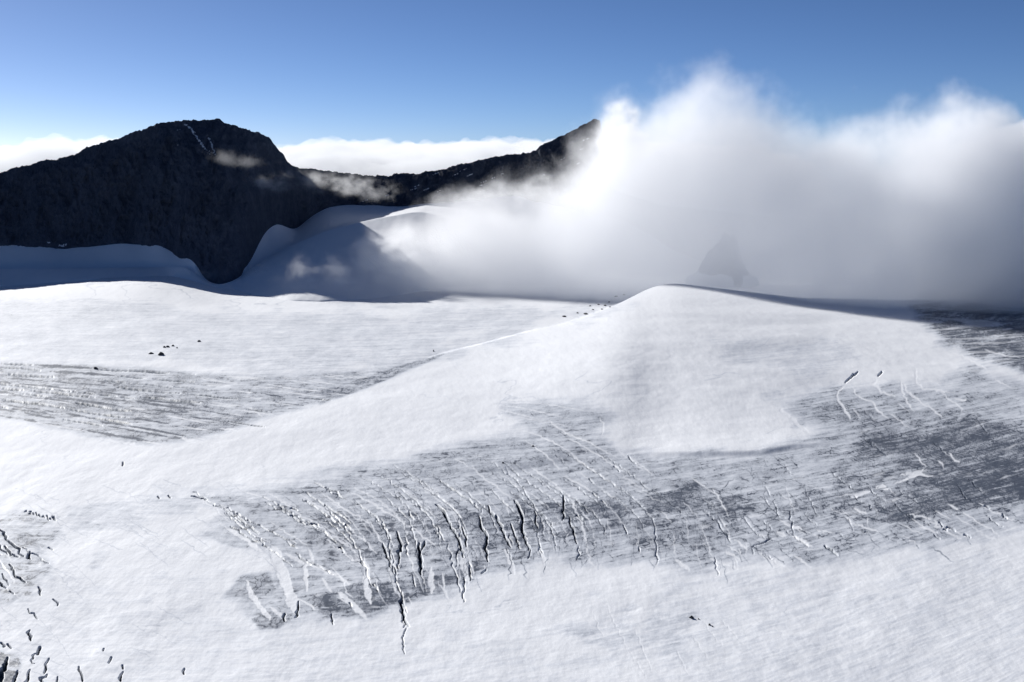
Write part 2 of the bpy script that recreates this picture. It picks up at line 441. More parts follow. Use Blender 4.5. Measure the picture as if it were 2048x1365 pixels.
band = lambda u, v: g_at(u, v) > .2
family(22, (380, 960, 720, 1060), (60, 220), (1.3, 2.6), ['snow', 'mix', 'line', 'line', 'snow'], lambda u, v: g_at(u, v) > .06)
family(24, (520, 960, 900, 1120), (50, 220), (1.0, 2.3), ['snow', 'line', 'hair', 'hair', 'snow', 'mix'], band)
family(46, (700, 890, 1250, 1010), (60, 220), (1.0, 2.0), ['snow', 'line', 'line', 'mix'], band, 4, 5)
family(70, (850, 990, 1500, 1115), (18, 90), (1.0, 2.2), ['hair', 'line', 'snow', 'mix', 'hair'], band, 10, 6)
family(16, (560, 1100, 980, 1200), (20, 70), (1.5, 4.5), ['mix', 'line', 'snow'], band, 12, 6)
family(60, (1400, 960, 1760, 1110), (14, 60), (1.0, 2.0), ['line', 'hair', 'snow', 'hair'], band, 26, 5)
family(44, (1560, 800, 2200, 1090), (14, 60), (1.0, 2.2), ['snow', 'line', 'line'], band, 10, 5)
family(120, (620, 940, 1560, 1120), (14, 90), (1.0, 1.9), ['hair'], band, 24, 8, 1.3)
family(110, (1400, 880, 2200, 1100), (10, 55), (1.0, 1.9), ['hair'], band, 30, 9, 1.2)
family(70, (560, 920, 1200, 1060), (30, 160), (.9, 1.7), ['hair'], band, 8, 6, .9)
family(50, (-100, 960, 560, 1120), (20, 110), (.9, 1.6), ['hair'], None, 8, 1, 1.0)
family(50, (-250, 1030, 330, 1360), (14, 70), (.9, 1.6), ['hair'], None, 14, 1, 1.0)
family(16, (1700, 1020, 2200, 1085), (30, 90), (2.0, 4.0), ['mix', 'snow'], None, 6, 5)
family(12, (-200, 1040, 120, 1200), (14, 60), (1.4, 4.0), ['open', 'line', 'snow', 'mix'], lambda u, v: g_at(u, v) > .15, 10, 6)
family(6, (-250, 1220, 0, 1420), (14, 40), (3, 7), ['open', 'snow'], None, 12, 8)
family(8, (1180, 1200, 1440, 1300), (40, 110), (1.2, 2.0), ['snow'], None, 5, 4)
# left field: long broken rows, some carved gashes, others gash shade painted dark
left = lambda u, v: g_at(u, v) > .24
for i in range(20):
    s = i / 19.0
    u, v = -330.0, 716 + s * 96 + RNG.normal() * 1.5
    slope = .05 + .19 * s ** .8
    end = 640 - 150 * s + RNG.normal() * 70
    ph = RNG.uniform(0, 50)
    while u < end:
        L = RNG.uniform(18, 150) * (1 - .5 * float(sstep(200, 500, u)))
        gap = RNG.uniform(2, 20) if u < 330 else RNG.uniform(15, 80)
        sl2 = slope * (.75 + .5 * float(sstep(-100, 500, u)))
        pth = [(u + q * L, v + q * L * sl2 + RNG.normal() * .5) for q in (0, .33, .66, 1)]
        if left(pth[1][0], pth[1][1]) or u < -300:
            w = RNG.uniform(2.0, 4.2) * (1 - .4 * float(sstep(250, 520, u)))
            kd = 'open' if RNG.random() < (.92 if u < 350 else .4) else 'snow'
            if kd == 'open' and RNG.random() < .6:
                stroke(pth, w * 1.25, 'hair', depth=14, jag=.35, seg=7)  # dark of a crevasse mouth painted into the surface colour
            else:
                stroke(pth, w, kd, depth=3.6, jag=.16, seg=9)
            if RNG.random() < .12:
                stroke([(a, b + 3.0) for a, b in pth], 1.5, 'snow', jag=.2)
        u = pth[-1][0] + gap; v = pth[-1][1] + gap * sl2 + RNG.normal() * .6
for i in range(26):
    u = RNG.uniform(380, 720); v = RNG.uniform(738, 830)
    if left(u, v):
        L = RNG.uniform(25, 90)
        stroke([(u, v), (u + L, v + L * .13)], 1.7, 'snow', jag=.5)
S('snow', 8, (365, 880), (395, 884), (425, 892)); S('snow', 6, (440, 858), (470, 862)); S('snow', 5, (495, 815), (525, 832)); S('snow', 5, (200, 877), (280, 892))
# drift streaks on the tongue: the top right glacier has long pale waves
NZ_W = perlin((CU) / 170, (CVV - .07 * (CU - 1800)) / 5.2 * (1 - .35 * sstep(640, 740, CVV)), 205)
mm = sstep(1780, 1900, CU) * (1 - sstep(725, 765, CVV)) * sstep(.18, .45, NZ_W)
WH = np.maximum(WH, (mm * .55).astype(np.float32))
# hair cracks crossing the dirty ice
hk = np.abs(perlin(CU / 9 + 2 * NZ_M, FT / 26, 301))
hair = (1 - sstep(.015, .07, hk)) * sstep(.35, .6, G) * sstep(0, .25, perlin(CU / 70, FT / 40, 303))
G = G + (.28 * hair).astype(np.float32)

# relief ---------------------------------------------------------------
def scarp(path, width, height):
    """a low step facing the viewer: rises gently behind, falls in front"""
    for a, b in zip(path[:-1], path[1:]):
        a = np.array(a, float); b = np.array(b, float)
        d = b - a
        y0 = int(min(a[1], b[1]) - 60 - V0); y1 = int(max(a[1], b[1]) + 40 - V0); x0 = int(a[0] - 40 - U0); x1 = int(b[0] + 40 - U0)
        uu = CU[y0:y1, x0:x1]; vv = CVV[y0:y1, x0:x1]
        t = np.clip((uu - a[0]) / (d[0] + 1e-6), 0, 1)
        e = np.clip(1 - np.maximum(np.maximum(a[0] - uu, uu - b[0]), 0) / 40, 0, 1) * np.clip((uu - path[0][0] + 40) / 130, 0, 1) * np.clip((path[-1][0] + 40 - uu) / 130, 0, 1)
        e = e * e * (3 - 2 * e)
        q = vv - (a[1] + t * d[1])
        hgt = np.where(q < 0, np.exp(-(q / 22) ** 2), np.exp(-(q / width) ** 2)) * height * e
        SCP[y0:y1, x0:x1] = np.maximum(SCP[y0:y1, x0:x1], hgt)


SCP = np.zeros((NR, NC), np.float32)
scarp([(1290, 905), (1380, 908), (1450, 908), (1520, 905), (1580, 894), (1640, 886)], 5, 4.2)
scarp([(890, 940), (960, 938), (1030, 932), (1090, 924), (1150, 912)], 7, 2.6)
scarp([(1260, 768), (1320, 768)], 5, 2.5)
scarp([(1270, 1222), (1310, 1236), (1375, 1242)], 9, 1.6)
HT = HT + SCP
PX = (CU - CX) / F * plane_y(CVV)
PY = plane_y(CVV)
HT = HT + 5.0 * fbm(PX / 420, PY / 420, 401, 3) * sstep(560, 640, CVV)
HT = HT + 1.3 * fbm(PX / 90 + .3 * NZ_A, PY / 150, 411, 3) * sstep(600, 760, CVV)
HT = HT + .13 * NZ_S + .07 * NZ_F * (1 + 4 * np.clip(G, 0, 1)) + .5 * fbm(PX / 24, PY / 60, 431, 4, .6)
G = np.clip(G, 0, 1.15)


# ------------------------------------------------------------------ mesh helpers
def grid_mesh(name, X, Y, Z, attrs=None):
    r, c = X.shape
    me = bpy.data.meshes.new(name)
    co = np.stack([X, Y, Z], -1).reshape(-1, 3).astype(np.float32)
    idx = np.arange(r * c).reshape(r, c)
    q = np.stack([idx[:-1, :-1], idx[:-1, 1:], idx[1:, 1:], idx[1:, :-1]], -1).reshape(-1, 4)
    me.vertices.add(len(co)); me.vertices.foreach_set('co', co.ravel())
    me.loops.add(q.size); me.loops.foreach_set('vertex_index', q.ravel().astype(np.int32))
    me.polygons.add(len(q)); me.polygons.foreach_set('loop_start', np.arange(0, q.size, 4, dtype=np.int32))
    me.polygons.foreach_set('use_smooth', np.ones(len(q), bool))
    me.update(calc_edges=True)
    for an, arrs in (attrs or {}).items():
        at = me.attributes.new(an, 'FLOAT_COLOR', 'POINT')
        d = np.ones((r * c, 4), np.float32)
        for i, a in enumerate(arrs):
            d[:, i] = a.reshape(-1)
        at.data.foreach_set('color', d.ravel())
    return me


def link(name, me, mat=None, **props):
    o = bpy.data.objects.new(name, me)
    COL.objects.link(o)
    if mat is not None:
        me.materials.append(mat)
    for k, v in props.items():
        o[k] = v
    return o


class NT:
    def __init__(self, mat):
        self.t = mat.node_tree; self.n = self.t.nodes; self.l = self.t.links

    def add(self, kind, **kw):
        nd = self.n.new(kind)
        for k, v in kw.items():
            setattr(nd, k, v)
        return nd

    def put(self, sock, val):
        if isinstance(val, (int, float)):
            sock.default_value = val
        elif isinstance(val, (tuple, list)):
            sock.default_value = val
        else:
            self.l.new(val, sock)

    def math(self, op, a, b=None, c=None, clamp=False):
        nd = self.add('ShaderNodeMath', operation=op)
        nd.use_clamp = clamp
        self.put(nd.inputs[0], a)
        if b is not None: self.put(nd.inputs[1], b)
        if c is not None: self.put(nd.inputs[2], c)
        return nd.outputs[0]

    def mix(self, f, a, b):
        nd = self.add('ShaderNodeMix', data_type='RGBA')
        self.put(nd.inputs[0], f); self.put(nd.inputs[6], a); self.put(nd.inputs[7], b)
        return nd.outputs[2]

    def ramp(self, val, lo, hi, a=0.0, b=1.0, smooth=True):
        nd = self.add('ShaderNodeMapRange')
        nd.interpolation_type = 'SMOOTHSTEP' if smooth else 'LINEAR'
        self.put(nd.inputs[0], val)
        for i, x in enumerate((lo, hi, a, b)):
            nd.inputs[1 + i].default_value = x
        return nd.outputs[0]

    def noise(self, vec, scale, detail=4, rough=.55, sc=None):
        if sc is not None:
            mp = self.add('ShaderNodeMapping'); self.put(mp.inputs[0], vec); mp.inputs[3].default_value = sc
            vec = mp.outputs[0]
        nd = self.add('ShaderNodeTexNoise')
        self.put(nd.inputs['Vector'], vec)
        nd.inputs['Scale'].default_value = scale
        nd.inputs['Detail'].default_value = detail
        nd.inputs['Roughness'].default_value = rough
        return nd.outputs[0]


def newmat(name):
    m = bpy.data.materials.new(name); m.use_nodes = True
    m.node_tree.nodes.clear()
    t = NT(m)
    out = t.add('ShaderNodeOutputMaterial')
    return m, t, out


# glacier material: clean snow, dirty ice, snow in fissures, blue ice darkened for shade on the crevasse walls
def glacier_material():
    m, t, out = newmat('glacier_snow_and_ice')
    at = t.add('ShaderNodeAttribute', attribute_name='ice')
    sp = t.add('ShaderNodeSeparateColor'); t.put(sp.inputs[0], at.outputs[0])
    g, w, d = sp.outputs[0], sp.outputs[1], sp.outputs[2]
    geo = t.add('ShaderNodeNewGeometry')
    pos = geo.outputs['Position']
    n1 = t.noise(pos, .22, 5, .65, (1, .45, 1))
    n2 = t.noise(pos, .9, 3, .6, (1, .5, 1))
    n3 = t.noise(pos, .035, 4, .6, (1, .5, 1))
    fa = t.add('ShaderNodeAttribute', attribute_name='flow')
    s1 = t.noise(fa.outputs['Vector'], 1.0, 4, .6, (.16, 1.1, 0))
    s2 = t.noise(fa.outputs['Vector'], 1.0, 3, .65, (.5, 3.2, 0))
    s3 = t.noise(fa.outputs['Vector'], 1.0, 2, .5, (2.4, .35, 0))
    fine = t.math('ADD', t.math('MULTIPLY', t.math('SUBTRACT', s1, .5), .8), t.math('MULTIPLY', t.math('SUBTRACT', s2, .5), 1.0))
    hairs = t.math('MULTIPLY', t.ramp(t.math('ABSOLUTE', t.math('SUBTRACT', s3, .5)), 0.0, .025, 1, 0), t.ramp(g, .25, .6, 0, .9))
    det = t.math('ADD', t.math('MULTIPLY', t.math('SUBTRACT', n1, .5), 1.1), t.math('MULTIPLY', t.math('SUBTRACT', n2, .5), .9))
    det = t.math('ADD', det, t.math('MULTIPLY', t.math('SUBTRACT', n3, .5), .6))
    vo = t.add('ShaderNodeTexVoronoi', feature='DISTANCE_TO_EDGE')
    wv = t.add('ShaderNodeTexNoise'); t.put(wv.inputs['Vector'], pos); wv.inputs['Scale'].default_value = .04; wv.inputs['Detail'].default_value = 3
    wp = t.add('ShaderNodeVectorMath', operation='MULTIPLY_ADD'); t.put(wp.inputs[0], wv.outputs[1]); wp.inputs[1].default_value = (34, 34, 0); t.put(wp.inputs[2], pos)
    mp = t.add('ShaderNodeMapping'); t.put(mp.inputs[0], wp.outputs[0]); mp.inputs[2].default_value = (0, 0, math.radians(-28)); mp.inputs[3].default_value = (.085, .024, 0)
    t.put(vo.inputs['Vector'], mp.outputs[0]); vo.inputs['Scale'].default_value = 1.0
    net = t.math('MULTIPLY', t.ramp(vo.outputs['Distance'], 0, .07, 1, 0), t.math('MULTIPLY', t.ramp(g, .18, .5, 0, 1.5), t.ramp(n3, .38, .60)))
    det = t.math('ADD', det, t.math('ADD', fine, t.math('ADD', hairs, net)))
    gg = t.math('MULTIPLY', g, t.math('ADD', 1.0, det), clamp=True)
    gg = t.math('ADD', gg, t.math('MULTIPLY', t.ramp(n3, .55, .8), .03), clamp=True)
    cr = t.add('ShaderNodeValToRGB')
    e = cr.color_ramp.elements
    e[0].position = 0; e[0].color = SNOW
    e[1].position = 1; e[1].color = (.085, .10, .13, 1)
    for p, c in ((.12, (.73, .755, .80, 1)), (.3, (.58, .61, .66, 1)), (.55, (.385, .41, .455, 1)), (.8, (.225, .24, .275, 1))):
        x = e.new(p); x.color = c
    t.put(cr.inputs[0], gg)
    c = t.mix(t.math('MULTIPLY', w, .95, clamp=True), cr.outputs[0], (.87, .885, .91, 1))
    c = t.mix(d, c, (.05, .085, .135, 1))  # shade inside the crevasses put into the wall colour
    bs = t.add('ShaderNodeBsdfPrincipled')
    t.put(bs.inputs['Base Color'], c)
    t.put(bs.inputs['Roughness'], t.ramp(g, 0, .8, .75, .5))
    bs.inputs['Specular IOR Level'].default_value = .25
    b1 = t.add('ShaderNodeBump'); b1.inputs['Strength'].default_value = .26; b1.inputs['Distance'].default_value = .9
    nb = t.noise(pos, .12, 6, .7, (1, .4, 1))
    t.put(b1.inputs['Height'], nb)
    t.put(bs.inputs['Normal'], b1.outputs[0])
    t.put(out.inputs[0], bs.outputs[0])
    return m


SNOW = (.86, .875, .90, 1)
MAT_GL = glacier_material()


# ------------------------------------------------------------------ glacier
def build_glacier():
    K = np.linspace(k_of(-700, 900), k_of(2750, 900), 300)
    fine = np.linspace(k_of(-120, 900), k_of(2170, 900), 1720)
    K = np.unique(np.concatenate([K[(K < fine[0])], fine, K[(K > fine[-1])]]))
    Ys, Zs, Us, Vs, Sx = [], [], [], [], []

    def solve(cv, v=700.0):
        vv = np.full(K.shape, v)
        for _ in range(4):
            vv = cv(u_of(K, vv))
        return vv
    vD = solve(DOME); eD = DOME_E(u_of(K, vD))
    vB = solve(BOUND, 580); vH = solve(HUMP, 480); vR = solve(curve([(q, float(_b0(q))) for q in range(-900, 3000, 6)], 18), 450)
    uB = u_of(K, vB)
    yB = plane_y(vB)
    cB = np.clip(1 - 3960 / yB, 0, 1)
    ker = np.hanning(161); ker /= ker.sum()
    cB = np.convolve(np.pad(cB, 80, mode='edge'), ker, mode='valid')
    yB = yB * (1 - cB)
    yH = Y_HUMP(u_of(K, vH)); yR = Y_BASE(u_of(K, vR))
    yH = np.clip(yH, yB + 30, yR - 40)

    def emit(y, z, v, real=1):
        Ys.append(y); Zs.append(z); Vs.append(np.broadcast_to(v, K.shape).astype(float)); Us.append(u_of(K, v)); Sx.append(np.full(K.shape, real, float))
    # region 1: near surface up to the dome line
    ts = np.concatenate([np.linspace(-.95, -.10, 26), np.linspace(-.085, 1, 640)])
    for s in ts:
        v = 1420 + (vD - 1420) * s
        e = eD * np.exp(-((v - vD) / 190.0) ** 2)
        y = plane_y(v) * (1 - e)
        emit(y, -y * tand(v), v)
    yl = plane_y(vD) * (1 - eD); zl = -yl * tand(vD)
    gap = sstep(.02, .06, eD)
    vF = np.maximum(vD - 3, vB + 3)
    yf = np.maximum(plane_y(vF), yl + 5); zf = -yf * tand(vF)
    for s in np.linspace(.08, .95, 12):
        y = yl + (yf - yl) * s
        z = zl + (zf - zl) * s - math.sin(s * math.pi) * gap * (eD * 110)
        emit(y, z, vD + (vF - vD) * s, 1)
    # region 3: basin up to the far lip, plane blending to the lip position
    vDs = vF
    for s in np.linspace(0, 1, 250):
        v = vDs + (vB - vDs) * s
        y = plane_y(v)
        yy = yf + (yB - yf) * s
        y = np.maximum(y * (1 - cB * np.exp(-((v - vB) / 55.0) ** 2)), yf + 3 * s)
        emit(y, -y * tand(v), v)
    ylast = Ys[-1]
    # region 4: rise from the lip to the hump crest
    yH = np.maximum(yH, ylast + 40)
    for s in np.linspace(.006, 1, 120):
        v = vB + (vH - vB) * s
        y = ylast + (yH - ylast) * (s ** 1.15)
        emit(y, -y * tand(v), v, .5)
    # dip behind the hump
    yR2 = np.maximum(yR, yH + 60)
    vS = vH
    yS = yH + (yR2 - yH) * .42
    zH = -yH * tand(vH)
    zS = -yS * tand(vS)
    dip = 22 * sstep(470, 600, u_of(K, vH))
    for s in np.linspace(.08, 1, 14):
        y = yH + (yS - yH) * s
        z = -y * tand(vH) - math.sin(s * math.pi) * dip
        emit(y, z, vH, .2)
    for s in np.linspace(.02, 1, 60):
        v = vH + (vR - vH) * s
        y = yS + (yR2 - yS) * s
        emit(y, -y * tand(v), v, .4)
    zr = Zs[-1].copy(); yr = Ys[-1].copy()
    for s in (40, 120, 400, 1200):
        emit(yr + s, zr - s * .55 - 3, vR, 0)
    Y = np.array(Ys); Z = np.array(Zs); V = np.array(Vs); U = np.array(Us); R = np.array(Sx)
    X = Y * K[None, :]
    cu, cv = U - U0, V - V0
    inside = (R == 1)
    bl = lambda a: bil(a, cu, cv) * inside
    fl = [U / 10, (V + np.interp(U, _ug, _T)) * .2 + 60 * np.log(np.maximum(V - 430, 40) / 600)]
    ht = bl(HT); dp = bl(DP); g = bl(G); w = bl(WH); rim = bl(RIM)
    edge = sstep(U0, U0 + 60, U) * (1 - sstep(U1 - 60, U1, U)) * (1 - sstep(V1 - 90, V1 - 10, V))
    fadeD = np.where(inside, 1.0, 0.0)
    # keep joints smooth where masked regions meet
    nz = 5.0 * fbm(X / 300, Y / 300, 401, 3) * (R < 1) * (R > 0)
    Z = Z + ht * edge - dp * edge + nz * .8
    # far snow: wind drifts
    far = (R > 0) & (R < 1)
    Z = Z + far * (1.8 * fbm(X / 60, Y / 160, 421, 4))
    wall_shade = np.clip((dp - .9) / 2.2, 0, 1) * edge
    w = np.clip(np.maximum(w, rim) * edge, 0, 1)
    me = grid_mesh('glacier', X, Y, Z, {'ice': [g * edge, w * (1 - wall_shade), wall_shade], 'flow': [fl[0], fl[1]]})
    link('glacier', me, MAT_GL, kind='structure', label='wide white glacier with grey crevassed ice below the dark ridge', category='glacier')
    return K, Y, Z


KG, YG, ZG = build_glacier()


def on_glacier(u, v):
    """world point where the sight line of a charted place meets the glacier"""
    k = k_of(u, v)
    j = int(np.argmin(np.abs(KG - k)))
    z = -YG[:, j] * float(tand(v))
    hit = np.where(ZG[:, j] >= z)[0]
    hit = hit[YG[hit, j] > 800]
    i = hit[0] if len(hit) else 0
    y = YG[i, j]
    return (k * y, y, ZG[i, j])


# ------------------------------------------------------------------ rock ridge
def rock_material():
    m, t, out = newmat('dark_rock')
    at = t.add('ShaderNodeAttribute', attribute_name='rock')
    sp = t.add('ShaderNodeSeparateColor'); t.put(sp.inputs[0], at.outputs[0])
    geo = t.add('ShaderNodeNewGeometry')
    pos = geo.outputs['Position']
    n1 = t.noise(pos, .02, 6, .65, (1, 1, .3))
    n2 = t.noise(pos, .11, 5, .7, (1, 1, .45))
    f = t.math('ADD', t.math('MULTIPLY', t.math('SUBTRACT', n1, .5), 1.6), t.math('MULTIPLY', t.math('SUBTRACT', n2, .5), 1.6))
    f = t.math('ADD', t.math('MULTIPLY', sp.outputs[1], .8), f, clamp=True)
    c = t.mix(f, (.046, .058, .084, 1), (.105, .122, .16, 1))  # blue of the hazy air between mixed into the rock colour
    sn = t.ramp(t.math('ADD', sp.outputs[0], t.math('MULTIPLY', t.math('SUBTRACT', n2, .5), 1.1)), .55, .72)
    c = t.mix(sn, c, (.66, .70, .76, 1))
    bs = t.add('ShaderNodeBsdfPrincipled')
    t.put(bs.inputs['Base Color'], c)
    bs.inputs['Roughness'].default_value = .9
    bs.inputs['Specular IOR Level'].default_value = .15
    b1 = t.add('ShaderNodeBump'); b1.inputs['Strength'].default_value = 1.0; b1.inputs['Distance'].default_value = 9
    t.put(b1.inputs['Height'], n2)
    t.put(bs.inputs['Normal'], b1.outputs[0])
    t.put(out.inputs[0], bs.outputs[0])
    return m


MAT_ROCK = rock_material()


def build_ridge():
    K = np.linspace(k_of(-650, 400), k_of(2500, 400), 2100)

    def solve(cv, v):
        vv = np.full(K.shape, v)
        for _ in range(4):
            vv = cv(u_of(K, vv))
        return vv
    vb = solve(BASE, 470.); vc = solve(CREST, 320.)
    vc = np.minimum(vc, vb - 8)
    ub = u_of(K, vb); uc = u_of(K, vc)
    yb = Y_BASE(ub); yc = Y_CREST(uc)
    zb = -yb * tand(vb); zc = -yc * tand(vc)
    Ys, Zs, Ts = [], [], []
    for s in (-1, -.5):
        Ys.append(yb - 25 * s * -1 * 0 + 6 * (1 + s)); Zs.append(zb + 60 * s); Ts.append(np.full(K.shape, s * .02))
    for s in np.linspace(0, 1, 260):
        Ys.append(yb + (yc - yb) * s)
        Zs.append(zb + (zc - zb) * (s ** 1.0)); Ts.append(np.full(K.shape, s))
    for s in np.linspace(.02, 1, 50):
        Ys.append(yc + 1500 * s)
        Zs.append(zc - 15 * np.sin(s * 3) - 900 * s ** 1.2); Ts.append(np.full(K.shape, 1 + s))
    Y = np.array(Ys); Z = np.array(Zs); T = np.array(Ts)
    X0 = Y * K[None, :]
    # vertical buttresses and gullies, then broken rock
    env = (.35 + .65 * sstep(0, .14, T)) * (T >= 0) * np.where(T <= 1, 1 - .8 * sstep(.80, 1.0, T), .2 + .8 * sstep(1.0, 1.3, T))
    but = ridged(X0 / 210 + .25 * fbm(X0 / 300, Z / 200, 7), Z / 700, 501, 4, .55)
    mid = ridged((X0 + .35 * Z) / 70, Z / 120, 521, 4, .6)
    fin = fbm(X0 / 16, Z / 22, 541, 4, .65)
    dy = env * (-(but - .35) * 60 - (mid - .3) * 24) - fin * 9 * sstep(.01, .1, T)
    Y = Y + dy
    # keep each point on its sight line so the outline stays, then roughen the crest
    Z = Z * (Y / (Y - dy))
    rough = fbm(X0 / 14, T * 3, 561, 4, .6) * 7 + fbm(X0 / 55, T * 2, 571, 3, .6) * 7
    Z = Z + rough * sstep(.5, 1.0, T) * np.where(T > 1, 1 - sstep(1, 1.2, T) * .5, 1) + fbm(X0 / 30, T * 20, 575, 3) * 5 * sstep(0.0, .05, T)
    X = Y * K[None, :]
    # snow lying in gullies of the peak and along ledges
    v = CY + F * np.tan(np.arctan2(-Z, Y) - PITCH)
    b = (v - CY) / F
    U = CX + F * K[None, :] * (CP - b * SP)
    snow = np.zeros(U.shape)

    def streak(path, w, amt):
        nonlocal snow
        for a, c in zip(path[:-1], path[1:]):
            a = np.array(a, float); c = np.array(c, float); d = c - a
            t = np.clip(((U - a[0]) * d[0] + (v - a[1]) * d[1]) / (d @ d), 0, 1)
            ds = np.hypot(U - a[0] - t * d[0], v - a[1] - t * d[1])
            snow = np.maximum(snow, amt * np.clip(1 - ds / w * .6, 0, 1))
    streak([(371, 249), (382, 258), (392, 272), (402, 288), (410, 297)], 4.2, .95)
    streak([(400, 285), (412, 300), (425, 306)], 3.8, .72)
    streak([(417, 276), (424, 290), (430, 309)], 4, .90)
    streak([(410, 306), (432, 311)], 3.5, .66)
    streak([(352, 262), (360, 258)], 3, .72)
    streak([(350, 288), (356, 291)], 2.5, .7)
    streak([(410, 250), (440, 262)], 7, .5)
    streak([(465, 268), (500, 272)], 5, .5)
    streak([(120, 493), (132, 489)], 5.5, .95); streak([(96, 486), (99, 486)], 3.5, .9)
    for cx_, cy_ in ((822, 381), (830, 374), (848, 381), (770, 393), (725, 404), (866, 350), (920, 343), (962, 366), (875, 384), (935, 352), (960, 372), (905, 352), (985, 357), (1000, 350), (1160, 300), (1120, 320), (1085, 352), (1150, 330), (1165, 282)):
        q = RNG.uniform(2, 7)
        streak([(cx_, cy_), (cx_ + q * 2, cy_ - q * .8)], 2.6, .85)
    snow = snow * (T > .01) * (T < 1.1) * np.clip(.82 + .9 * fbm(X0 / 7, Z / 7, 615, 3, .6), 0, 1.15)
    led = fbm(X0 / 50, Z / 9, 601, 3, .6)
    snow = np.maximum(snow, sstep(.30, .6, led) * .45 * (T < 1.05) * sstep(620, 800, U))
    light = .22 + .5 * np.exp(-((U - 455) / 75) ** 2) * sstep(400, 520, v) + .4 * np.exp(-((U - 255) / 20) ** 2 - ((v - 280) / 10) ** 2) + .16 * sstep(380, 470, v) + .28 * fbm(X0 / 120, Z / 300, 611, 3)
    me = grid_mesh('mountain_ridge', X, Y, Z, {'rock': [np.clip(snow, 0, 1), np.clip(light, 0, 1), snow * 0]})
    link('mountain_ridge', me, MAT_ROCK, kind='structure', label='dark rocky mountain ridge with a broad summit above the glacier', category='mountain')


build_ridge()

# ------------------------------------------------------------------ clouds (closed hulls filled with scattering droplets)
CY_MID = 4150.0


def top_z(pts):
    """cloud top in world metres from charted points at the bank's middle distance"""
    return [((k_of(u, v) * CY_MID), -CY_MID * float(tand(v))) for u, v in pts]


BANK_TOP = top_z([(500, 590), (620, 560), (700, 528), (770, 480), (830, 444), (890, 416), (960, 392), (1030, 368), (1085, 336), (1130, 300), (1160, 262), (1185, 222), (1210, 190),
                  (1245, 168), (1290, 150), (1340, 140), (1395, 138), (1440, 146), (1485, 168), (1530, 194), (1590, 218), (1650, 232), (1710, 230), (1760, 218), (1815, 208),
                  (1860, 218), (1895, 246), (1940, 286), (1995, 322), (2090, 350), (2300, 380), (2600, 420), (2900, 600)])
BX0, BX1 = BANK_TOP[0][0], BANK_TOP[-1][0]
BZ0, BZ1 = -520.0, 420.0


def bank_top(x):
    return np.interp(x, [p[0] for p in BANK_TOP], [p[1] for p in BANK_TOP])


YF_X = [-900, -500, 0, 500, 1000, 1700, 3200]     # where the bank's foot lies in front, and how far it reaches back
YF = [3950, 3850, 3640, 3380, 3130, 3030, 2980]
YK = [4550, 4650, 4480, 4300, 4150, 4000, 3900]


def float_curve(t, val, pts, x0, x1, z0, z1):
    nd = t.add('ShaderNodeFloatCurve')
    c = nd.mapping.curves[0]
    P = [((x - x0) / (x1 - x0), (z - z0) / (z1 - z0)) for x, z in pts]
    c.points[0].location = P[0]; c.points[1].location = P[-1]
    for p in P[1:-1]:
        c.points.new(*p)
    nd.mapping.use_clip = False
    nd.mapping.update()
    t.put(nd.inputs['Value'], t.math('DIVIDE', t.math('SUBTRACT', val, x0), x1 - x0, clamp=True))
    return t.math('ADD', t.math('MULTIPLY', nd.outputs[0], z1 - z0), z0)


def bank_material():
    m, t, out = newmat('bank_of_cloud')
    geo = t.add('ShaderNodeNewGeometry'); pos = geo.outputs['Position']
    sp = t.add('ShaderNodeSeparateXYZ'); t.put(sp.inputs[0], pos)
    x, y, z = sp.outputs
    zt = float_curve(t, x, BANK_TOP, BX0, BX1, BZ0, BZ1)
    yf = float_curve(t, x, list(zip(YF_X, YF)), YF_X[0], YF_X[-1], 3000, 5200)
    yk = float_curve(t, x, list(zip(YF_X, YK)), YF_X[0], YF_X[-1], 3000, 5200)
    # dome shaped cross section: 1 at the middle, 0 at foot and back
    mid = t.math('MULTIPLY', t.math('ADD', yf, yk), .5)
    hw = t.math('MULTIPLY', t.math('SUBTRACT', yk, yf), .5)
    q = t.math('DIVIDE', t.math('SUBTRACT', y, mid), hw)
    q2 = t.math('MULTIPLY', q, q)
    h = t.math('ADD', t.math('MULTIPLY', t.math('SUBTRACT', zt, -470), t.math('SUBTRACT', 1.0, q2)), -470)
    n = t.noise(pos, .0042, 6, .64)
    d = t.math('ADD', t.math('DIVIDE', t.math('SUBTRACT', h, z), 95.0), t.math('MULTIPLY', t.math('SUBTRACT', n, .50), 5.6))
    d = t.math('ADD', d, t.ramp(x, -600, 350, 1.25, 0))
    d = t.math('ADD', d, t.math('MULTIPLY', t.ramp(z, -480, -330, 1.5, 0), t.ramp(q2, .8, 1.0, 1, 0)))
    den = t.math('MULTIPLY', t.math('MULTIPLY', t.ramp(d, 0.0, 2.0), t.ramp(x, 1050, 1700, 1.0, 3.5)), t.math('MULTIPLY', t.ramp(d, 2.5, 6.5, 1.25, .42), DENS))
    vs = t.add('ShaderNodeVolumePrincipled')
    vs.inputs['Color'].default_value = (.995, .997, 1, 1)
    vs.inputs['Anisotropy'].default_value = ANIS
    t.put(vs.inputs['Density'], den)
    t.put(out.inputs[1], vs.outputs[0])
    m.cycles.volume_step_rate = STEP
    return m


DENS, ANIS, STEP = .0057, .2, .28


